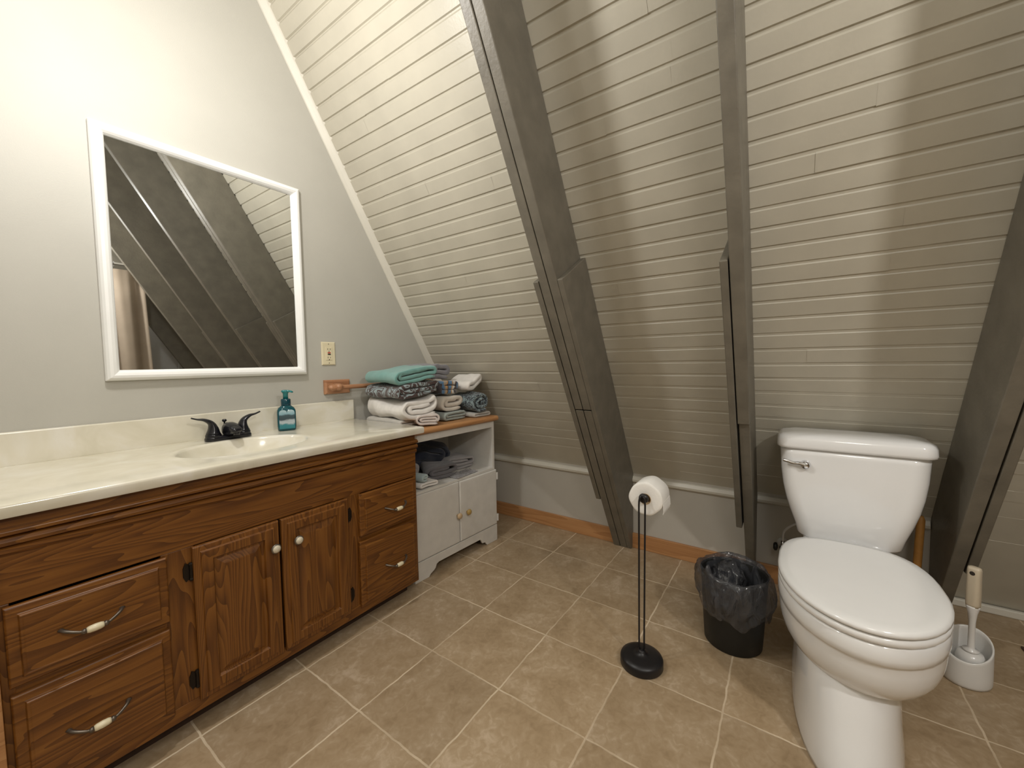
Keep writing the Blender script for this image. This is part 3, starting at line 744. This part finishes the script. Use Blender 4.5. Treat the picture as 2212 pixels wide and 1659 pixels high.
# things on the open shelf (cabinet shelf top at z = .441)
ZS = .4415
GS = 'cloths heaped on the open cabinet shelf'
towel('folded_cloth', 'dark navy folded cloth at the back of the open cabinet shelf', 'cloth', GS, .44, .13, .175, 2.0, (1.528, -.192, ZS), -.058, M['t_navy'], 21, .012, th=.034, deform=lambda q: Vector((q.x, q.y, q.z - .30 * max(0, q.x))))
towel('folded_cloth', 'light grey folded cloth at the left end of the open shelf', 'cloth', GS, .11, .09, .120, 2.0, (1.340, -.320, ZS), .1, M['t_lgrey'], 22, .008)
towel('folded_cloth', 'charcoal grey folded cloth in the middle of the open shelf, in front', 'cloth', GS, .19, .13, .070, 1.5, (1.535, -.360, ZS), -.45, M['t_dgrey'], 23, .010, th=.016)
towel('folded_cloth', 'grey cloth in clear wrap at the right end of the open shelf', 'cloth', GS, .20, .15, .065, 1.5, (1.722, -.300, ZS), -.25, M['t_lgrey'], 24, .008, th=.014)
towel('rolled_washcloth', 'pale ice blue rolled washcloth at the front left of the shelf', 'washcloth', None, .060, .075, .044, 1.5, (1.335, -.425, ZS + .031), .1, M['t_ice'], 25, .002)
towel('folded_cloth', 'flat white cloth under the ice blue roll at the shelf front', 'cloth', GS, .13, .085, .030, 1.0, (1.360, -.425, ZS), .05, M['t_white'], 26, .003)
bm = B()
nx, ny = 22, 14; g = []
for i in range(nx + 1):
    for j in range(ny + 1):
        x, y = (i / nx - .5) * .17, (j / ny - .5) * .075
        z = .006 + .010 * abs(noise.noise(Vector((x * 40, y * 40, 3.3)))) + .004 * noise.noise(Vector((x * 90, y * 90, 1)))
        g.append(bm.verts.new((x, y, z)))
for i in range(nx):
    for j in range(ny):
        a = i * (ny + 1) + j; bm.faces.new((g[a], g[a + ny + 1], g[a + ny + 2], g[a + 1]))
gm = bmesh.ops.extrude_face_region(bm, geom=bm.faces[:])
for v in gm['geom']:
    if isinstance(v, bmesh.types.BMVert): v.co.z = max(0, v.co.z - .005)
o = link('plastic_wrapper', bm, M['wrap'], smooth=True); o.location = (1.62, -.452, ZS); o.rotation_euler = (0, 0, .05)
tag(o, 'crumpled clear plastic wrapper on the front edge of the open shelf', 'wrapper')

# ------------------------------------------------------------------ toilet
TL = thing('toilet', 'white two piece toilet with closed lid against the knee wall', 'toilet', (1.55, -2.095, 0))
YC = -2.095
def tloc(o): o.location = -TL.location; return o
def egg(xf, xb, w, z, n=44, back=2.6, front=2.0, yc=YC, xm=None):
    xm = xm if xm is not None else xf + (xb - xf) * .52
    out = []
    for k in range(n):
        t = 2 * PI * k / n; c, s = math.cos(t), math.sin(t)
        if c < 0:
            e = 2 / front; x = xm - (xm - xf) * abs(c) ** e
        else:
            e = 2 / back; x = xm + (xb - xm) * abs(c) ** e
        ey = 2 / (front if c < 0 else back)
        out.append((x, yc + w * math.copysign(abs(s) ** ey, s), z))
    return out
bm = B()
PY = -2.076
rings = [egg(1.184, 1.88, .125, 0, back=4, front=2.3, yc=PY), egg(1.183, 1.88, .125, .012, back=4, front=2.3, yc=PY), egg(1.196, 1.88, .122, .05, back=4, front=2.4, yc=PY), egg(1.222, 1.88, .119, .10, back=4, front=2.5, yc=PY), egg(1.243, 1.88, .118, .15, back=4, front=2.6, yc=PY), egg(1.262, 1.88, .119, .20, back=4, front=2.6, yc=PY), egg(1.30, 1.87, .115, .29, back=4, front=2.6, yc=PY)]
loft(bm, rings)
tloc(link('pedestal', bm, M['china'], TL, smooth=True))
bm = B(); rings = []
for z in (.168, .173, .182, .195, .212, .232, .255, .28, .305, .325):
    k = max(0, 1 - ((.335 - z) / .168) ** 3) ** .46
    rings.append(egg(1.49 - .263 * k, 1.49 + .27 * k, .184 * k, z, back=2.8))
rings += [egg(1.225, 1.76, .1835, .332, back=2.8), egg(1.220, 1.76, .187, .336, back=2.8), egg(1.219, 1.76, .188, .350, back=2.8), egg(1.221, 1.76, .187, .376, back=2.8), egg(1.226, 1.755, .182, .382, back=2.8)]
loft(bm, rings)
tloc(link('bowl', bm, M['china'], TL, smooth=True))
bm = B()
rp = lambda hx, hy, z, r=.03, cx=1.845: [(x, y, z) for x, y in rrect(hx, hy, r, 6, cx, YC - .006)]
loft(bm, [rp(.11, .085, .29), rp(.125, .105, .33), rp(.135, .120, .36), rp(.135, .122, .381), rp(.128, .116, .386)]); tloc(link('tank_shelf', bm, M['china'], TL, smooth=True))
bm = B(); loft(bm, [egg(1.222, 1.742, .1845, .384, back=3), egg(1.218, 1.746, .1875, .389, back=3), egg(1.218, 1.746, .1875, .3985, back=3), egg(1.223, 1.742, .183, .403, back=3)]); tloc(link('seat', bm, M['lidw'], TL, smooth=True))
bm = B(); loft(bm, [egg(1.222, 1.748, .183, .4055, back=3), egg(1.217, 1.752, .1885, .409, back=3), egg(1.218, 1.752, .188, .417, back=3), egg(1.226, 1.746, .181, .4225, back=3), egg(1.25, 1.73, .160, .4235, back=3), egg(1.29, 1.70, .125, .4215, back=3)]); tloc(link('lid', bm, M['lidw'], TL, smooth=True))
for s in (-1, 1):
    bm = B(); box(bm, 1.735, 1.775, YC + s * .075 - .02, YC + s * .075 + .02, .384, .408)
    tloc(link('hinge', bm, M['lidw'], TL, bevel=.005, seg=3))
TY = -2.108
def tk(w, xf, xb, z, r=.05): return [(x, y, z) for x, y in rrect((xb - xf) / 2, w, r, 8, (xf + xb) / 2, TY)]
bm = B()
loft(bm, [tk(.134, 1.832, 1.955, .3835, .04), tk(.143, 1.820, 1.962, .387), tk(.148, 1.813, 1.966, .396), tk(.155, 1.808, 1.970, .43), tk(.172, 1.803, 1.972, .48), tk(.186, 1.800, 1.974, .53), tk(.196, 1.799, 1.975, .58), tk(.203, 1.798, 1.976, .64), tk(.206, 1.798, 1.977, .70), tk(.207, 1.798, 1.977, .722)])
tloc(link('tank', bm, M['china'], TL, smooth=True))
bm = B()
loft(bm, [tk(.212, 1.792, 1.980, .7235, .04), tk(.2165, 1.786, 1.981, .727, .042), tk(.2175, 1.784, 1.981, .735, .042), tk(.2165, 1.785, 1.9805, .757, .042), tk(.212, 1.790, 1.978, .768, .04), tk(.200, 1.802, 1.974, .775, .036), tk(.165, 1.83, 1.965, .7795, .03), tk(.10, 1.86, 1.94, .781, .02)])
tloc(link('tank_lid', bm, M['china'], TL, smooth=True))
bm = B()
lathe(bm, [(.016, 0), (.016, -.004), (.012, -.008), (.012, -.012)], (1.799, -1.978, .667), 18, 'X')
lathe(bm, [(.004, -.024), (.012, -.022), (.0145, -.016), (.0145, -.010), (.010, -.006)], (1.799, -1.978, .667), 18, 'X')
p = spline([(1.783, -1.978, .668), (1.783, -1.962, .672), (1.784, -1.945, .671), (1.786, -1.928, .675), (1.787, -1.912, .679)], 5)
tube(bm, p, [(.0125 - .0058 * min(1, i / 9), .0095 - .0035 * min(1, i / 8)) for i in range(len(p))], 12)
tloc(link('flush_lever', bm, M['chrome'], TL, smooth=True))

# supply valve and hose
SV = thing('supply_valve', 'small dark supply valve on the knee wall left of the toilet', 'valve', (KX, -1.914, .20))
bm = B(); lathe(bm, [(.024, -.0005), (.024, -.004), (.014, -.010), (.007, -.012), (.007, -.050)], (0, 0, 0), 18, 'X'); link('stub', bm, M['brushw'], SV, smooth=True)
bm = B(); lathe(bm, [(.011, -.075), (.013, -.07), (.013, -.045), (.011, -.04)], (0, 0, 0), 14, 'X'); lathe(bm, [(.008, .0), (.008, .03)], (-.058, 0, .0), 12)
link('valve_body', bm, M['chrome'], SV, smooth=True)
bm = B(); lathe(bm, [(.006, 0), (.017, .004), (.019, .012), (.012, .018)], (-.062, .018, 0), 14, 'Y'); link('valve_handle', bm, M['bin'], SV, smooth=True)
bm = B(); tube(bm, spline([(-.058, 0, .03), (-.062, -.006, .08), (-.085, -.05, .13), (-.15, -.105, .155), (-.25, -.118, .182)], 6), .005, 8); link('hose', bm, M['brushw'], SV, smooth=True)

# plunger behind the tank
PL = thing('plunger', 'plunger with orange wooden handle standing between toilet tank and rafter', 'plunger', (2.085, -2.330, 0))
bm = B(); lathe(bm, [(.052, 0), (.056, .004), (.054, .02), (.045, .045), (.028, .062), (.016, .07), (.014, .10)], (0, 0, 0), 24); link('rubber_cup', bm, M['rubber'], PL, smooth=True)
bm = B(); tube(bm, [(0, 0, .095), (.0, -.006, .25), (.003, -.012, .44), (.003, -.0125, .455)], [.0125, .0125, .0125, .007], 14); link('wooden_handle', bm, M['handle'], PL, smooth=True)

# toilet brush in its holder
BH = thing('toilet_brush_holder', 'white plastic toilet brush holder with slanted rim right of the toilet', 'brush holder', (1.868, -2.418, 0), math.radians(-37))
def ho(s, hz=None, z=None, n=36):
    out = []
    for k in range(n):
        t = 2 * PI * k / n; x, y = .066 * s * math.cos(t), .056 * s * math.sin(t)
        zz = z if z is not None else .118 + .040 * (x * .75 - y * -.35) / .06 + hz
        out.append((x, y, zz))
    return out
bm = B(); loft(bm, [ho(.90, z=0), ho(.97, z=.002), ho(1.0, z=.010), ho(1.0, z=.03), ho(.985, -.006), ho(.98, 0), ho(.95, .002), ho(.90, 0), ho(.89, -.01), ho(.90, z=.03), ho(.85, z=.008)]); link('holder_cup', bm, M['brushw'], BH, smooth=True)
TBR = thing('toilet_brush', 'white toilet brush with beige grip standing in its holder', 'toilet brush', (1.862, -2.424, .009))
bm = B(); lathe(bm, [(.012, .0), (.030, .004), (.034, .02), (.034, .07), (.028, .088), (.012, .092)], (0, 0, 0), 22); link('bristle_head', bm, M['brushw'], TBR, smooth=True)
bm = B(); lathe(bm, [(.014, .090), (.019, .094), (.019, .098), (.010, .101), (.0085, .106), (.008, .15), (.0082, .19), (.011, .218), (.0155, .238), (.0165, .244)], (0, 0, 0), 18); link('neck', bm, M['brushw'], TBR, smooth=True)
bm = B(); q = lambda a, b, z: [(x, y, z) for x, y in rrect(a, b, min(a, b) * .8, 5)]
loft(bm, [q(.0155, .0145, .242), q(.0162, .015, .25), q(.0165, .014, .29), q(.0158, .0125, .34), q(.0160, .0115, .362), q(.0145, .010, .370), q(.008, .006, .372)])
g_ = link('grip', bm, M['beige'], TBR, smooth=True); g_['label'] = 'beige grip'; g_.rotation_euler = (0, 0, .9)
bm = B(); lathe(bm, [(.0066, -.0125), (.0066, .0125)], (0, 0, .352), 14, 'Y'); hh = link('hanging_hole', bm, M['slot'], TBR); hh.rotation_euler = (0, 0, .9)

# ------------------------------------------------------------------ toilet paper stand
TS = thing('toilet_paper_stand', 'black wire toilet paper stand with round weighted base on the tiles', 'paper stand', (1.343, -1.521, 0))
bm = B(); lathe(bm, [(.069, 0), (.0715, .003), (.0715, .024), (.069, .030), (.055, .0355), (.030, .040), (.014, .0425), (.0125, .050), (.009, .053)], (0, 0, 0), 48); link('base', bm, M['black'], TS, smooth=True)
for s in (-1, 1):
    bm = B(); tube(bm, [(0, s * .0042, .045)] + [(0, s * (.0105 - .002 * (1 - k)), .06 + .50 * k) for k in (0, .25, .5, .75, 1)] + spline([(0, s * .0105, .565), (0, s * .009, .582), (.002, s * .005, .592), (.010, s * .002, .592)], 5), .0031, 10); link('rod', bm, M['black'], TS, smooth=True)
bm = B(); tube(bm, [(.004, 0, .590), (.03, 0, .588), (.12, 0, .588), (.126, 0, .594)], .004, 10); lathe(bm, [(.006, .008), (.015, .012), (.017, .018), (.013, .024)], (0, 0, .583), 18, 'X'); link('arm', bm, M['black'], TS, smooth=True)
RL = thing('toilet_paper_roll', 'white toilet paper roll hanging on the arm of the black stand', 'toilet paper', (1.372, -1.523, .577))
bm = B()
nn = 56
def rring(r, x, fl=0):
    out = []
    for k in range(nn):
        t = 2 * PI * k / nn; rr_ = r * (1 + fl * (.014 * math.cos(7 * t + .5) + .010 * math.cos(4 * t)))
        out.append((x, rr_ * math.cos(t), rr_ * math.sin(t)))
    return out
loft(bm, [rring(.0195, .002), rring(.030, .0), rring(.050, .001, .5), rring(.0565, .002, 1), rring(.058, .005, 1), rring(.058, .096, 1), rring(.0565, .099, 1), rring(.030, .100), rring(.0195, .099), rring(.0195, .002)], True, False, False)
link('roll', bm, M['paper'], RL, smooth=True)
bm = B(); lathe(bm, [(.0195, .001), (.0195, .099), (.0175, .099), (.0175, .001), (.0195, .001)], (0, 0, 0), 28, 'X', 0, False, False); link('core', bm, M['knobb'], RL, smooth=True)
bm = B()
cr = [(-.058 * 1.01, -.004), (-.0605, -.018), (-.0615, -.034), (-.059, -.045)]
prism(bm, [(p[0], p[1]) for p in cr] + [(p[0] + .0012, p[1]) for p in cr[::-1]], lambda p: (.004, p[0], p[1]), lambda p: (.097, p[0], p[1])); link('loose_sheet', bm, M['paper'], RL)

# ------------------------------------------------------------------ waste bin with liner
BX, BY = 1.652, -1.768
WB = thing('waste_bin', 'small black waste bin beside the toilet', 'bin', (BX, BY, 0))
bm = B(); lathe(bm, [(.092, 0), (.096, .004), (.099, .05), (.104, .14), (.110, .262), (.113, .266), (.109, .266), (.106, .26), (.100, .14), (.092, .012), (.06, .010), (.001, .010)], (0, 0, 0), 48, 'Z', 0, True, False); link('bin_body', bm, M['bin'], WB, smooth=True)
def lring(r, z, k, wob, zw=0, n=180):
    out = []
    for i in range(n):
        t = 2 * PI * i / n; c, s_ = math.cos(t), math.sin(t)
        d = noise.noise(Vector((c * 2.0, s_ * 2.0, k * 1.1))) * wob
        d += (1 - 2 * abs(noise.noise(Vector((c * 4.5 + 3, s_ * 4.5, k * .9 + 5))))) * wob * .55
        d += (1 - 2 * abs(noise.noise(Vector((c * 9.0, s_ * 9.0 + 7, k * 1.7 + 2))))) * wob * .32
        rr_ = r + d
        zz = z + zw * (noise.noise(Vector((c * 1.6, s_ * 1.6, 9))) + .35 * noise.noise(Vector((c * 5, s_ * 5, 4))))
        if zw and z > .26: zz += .030 * math.exp(-((t - 2.45) / .10) ** 2)
        out.append((rr_ * c, rr_ * s_, zz))
    return out
bm = B(); rg = [lring(.070, .030, 0, .010), lring(.083, .10, 1, .010), lring(.094, .19, 2, .009), lring(.102, .250, 3, .006, .004), lring(.107, .270, 3.3, .004, .010), lring(.1135, .279, 3.6, .004, .012), lring(.119, .275, 3.9, .006, .012)]
for q in range(13):
    f = q / 12
    rg.append(lring(.1225 + .0075 * math.sin(PI * min(1, f * 1.25)) - .010 * max(0, f - .6) / .4, .262 - .125 * f, 4.2 + f * 2.4, .0105 - .004 * abs(f - .5), .012 + .030 * f))
rg.append(lring(.1135, .131, 6.9, .004, .045))
loft(bm, rg, True, True, False)
o = link('bin_liner', bm, M['liner'], smooth=True); o.location = (BX, BY, 0)
tag(o, 'smoky translucent bin liner folded over the black bin rim', 'bin liner')
bm = B()
bmesh.ops.create_icosphere(bm, subdivisions=4, radius=1)
for v in bm.verts:
    k = 1 + .28 * noise.noise(v.co * 2.2) + .12 * noise.noise(v.co * 6)
    v.co = Vector((v.co.x * .042 * k, v.co.y * .058 * k, v.co.z * .062 * k))
o = link('crumpled_bag', bm, M['liner'], smooth=True); o.location = (BX + .030, BY + .022, .215); o.rotation_euler = (.2, .3, .4)
tag(o, 'crumpled smoky plastic bag stuffed inside the lined bin', 'plastic bag')

# floor register at the right edge
FR = thing('floor_register', 'dark brown floor register at the right edge, beyond the toilet brush', 'vent', (2.04, -2.80, 0))
bm = B(); box(bm, -.14, .14, -.17, .172, 0, .006); link('register_frame', bm, M['vent'], FR, bevel=.002)
for k in range(9):
    bm = B(); box(bm, -.105 + k * .024, -.095 + k * .024, -.14, .14, .006, .009); link('louver', bm, M['vent'], FR)

# ------------------------------------------------------------------ shower corner seen in the mirror
SR = thing('shower_curtain_rod', 'metal shower curtain rod high across the room, seen in the mirror', 'curtain rod', (-.1, -3.33, 2.045))
bm = B(); lathe(bm, [(.012, -1.199), (.012, 1.34)], (0, 0, 0), 16, 'X'); link('rod', bm, M['chrome'], SR, smooth=True)
bm = B(); lathe(bm, [(.028, -1.1995), (.028, -1.19), (.014, -1.18)], (0, 0, 0), 20, 'X'); link('flange', bm, M['chrome'], SR, smooth=True)
CU = thing('shower_curtain', 'taupe pleated shower curtain hanging from the rod, seen in the mirror', 'shower curtain', (.1, -3.33, 0))
bm = B(); nxc = 150; cols = []
for i in range(nxc + 1):
    f = i / nxc; col = []
    for z, k in ((1.995, .35), (1.7, .8), (1.2, 1.0), (.7, 1.05), (.12, 1.1)):
        x = -1.10 + f * (2.185 + .03 * (2 - z)); y = .033 * k * math.sin(f * 62 + .6 * math.sin(f * 21)) + .008 * math.sin(f * 140)
        col.append(bm.verts.new((x, y, z)))
    cols.append(col)
for a, b in zip(cols[:-1], cols[1:]):
    for k in range(4): bm.faces.new((a[k], a[k + 1], b[k + 1], b[k]))
o = link('curtain_cloth', bm, M['curtain'], CU, smooth=True); o.modifiers.new('sol', 'SOLIDIFY').thickness = .002
for k in range(13):
    bm = B(); cx = -1.08 + k * .178
    tube(bm, [(cx, .0135 * math.cos(t) , 2.040 + .026 * math.sin(t)) for t in [2 * PI * q / 14 for q in range(14)]], .0022, 6)
    link('curtain_ring', bm, M['chrome'], CU, smooth=True)
bm = B(); box(bm, 1.672, 1.705, -4.28, -4.25, 0, 1.32)
struct('trim_3', bm, M['tub'])

# ------------------------------------------------------------------ light
def lamp(name, loc, power, radius, col):
    l = bpy.data.lights.new(name, 'POINT'); l.energy = power; l.shadow_soft_size = radius; l.color = col
    o = bpy.data.objects.new(name, l); COL.objects.link(o); o.location = loc; return o
lamp('lamp_mirror_side', (.36, -.70, 2.08), 12.5, .055, (1.0, .975, .93))
lamp('lamp_mirror_side', (-.28, -.62, 2.32), 3, .055, (1.0, .975, .93))
lamp('lamp_shower_side', (.30, -3.00, 2.03), 20, .055, (1.0, .975, .93))
lamp('lamp_fill', (-.60, -2.4, 2.6), 12, .22, (1.0, .975, .94))  # soft overhead fill added to lift the shadows, not a known fixture
w = bpy.data.worlds.new('world'); sc.world = w; w.use_nodes = True
w.node_tree.nodes['Background'].inputs[0].default_value = (.9, .95, 1, 1); w.node_tree.nodes['Background'].inputs[1].default_value = .05

# ------------------------------------------------------------------ camera
cd = bpy.data.cameras.new('camera'); cam = bpy.data.objects.new('camera', cd); COL.objects.link(cam)
yaw, pitch, roll, fpx = math.radians(54.99221), math.radians(-3.1808), math.radians(-.88603), 860.225
f = Vector((math.sin(yaw) * math.cos(pitch), math.cos(yaw) * math.cos(pitch), math.sin(pitch)))
r = Vector((math.cos(yaw), -math.sin(yaw), 0)); u = r.cross(f)
r2 = r * math.cos(roll) + u * math.sin(roll); u2 = -r * math.sin(roll) + u * math.cos(roll)
m = Matrix((r2, u2, -f)).transposed().to_4x4(); m.translation = Vector((0, -1.928, 1.0596)); cam.matrix_world = m
cd.sensor_fit = 'HORIZONTAL'; cd.sensor_width = 36; cd.lens = fpx / 2212 * 36; cd.clip_start = .01
sc.camera = cam
vs = sc.view_settings
sc.display_settings.display_device = 'sRGB'
vs.view_transform = 'Standard'; vs.look = 'None'; vs.gamma = 1; vs.use_curve_mapping = False; vs.exposure = 1.25
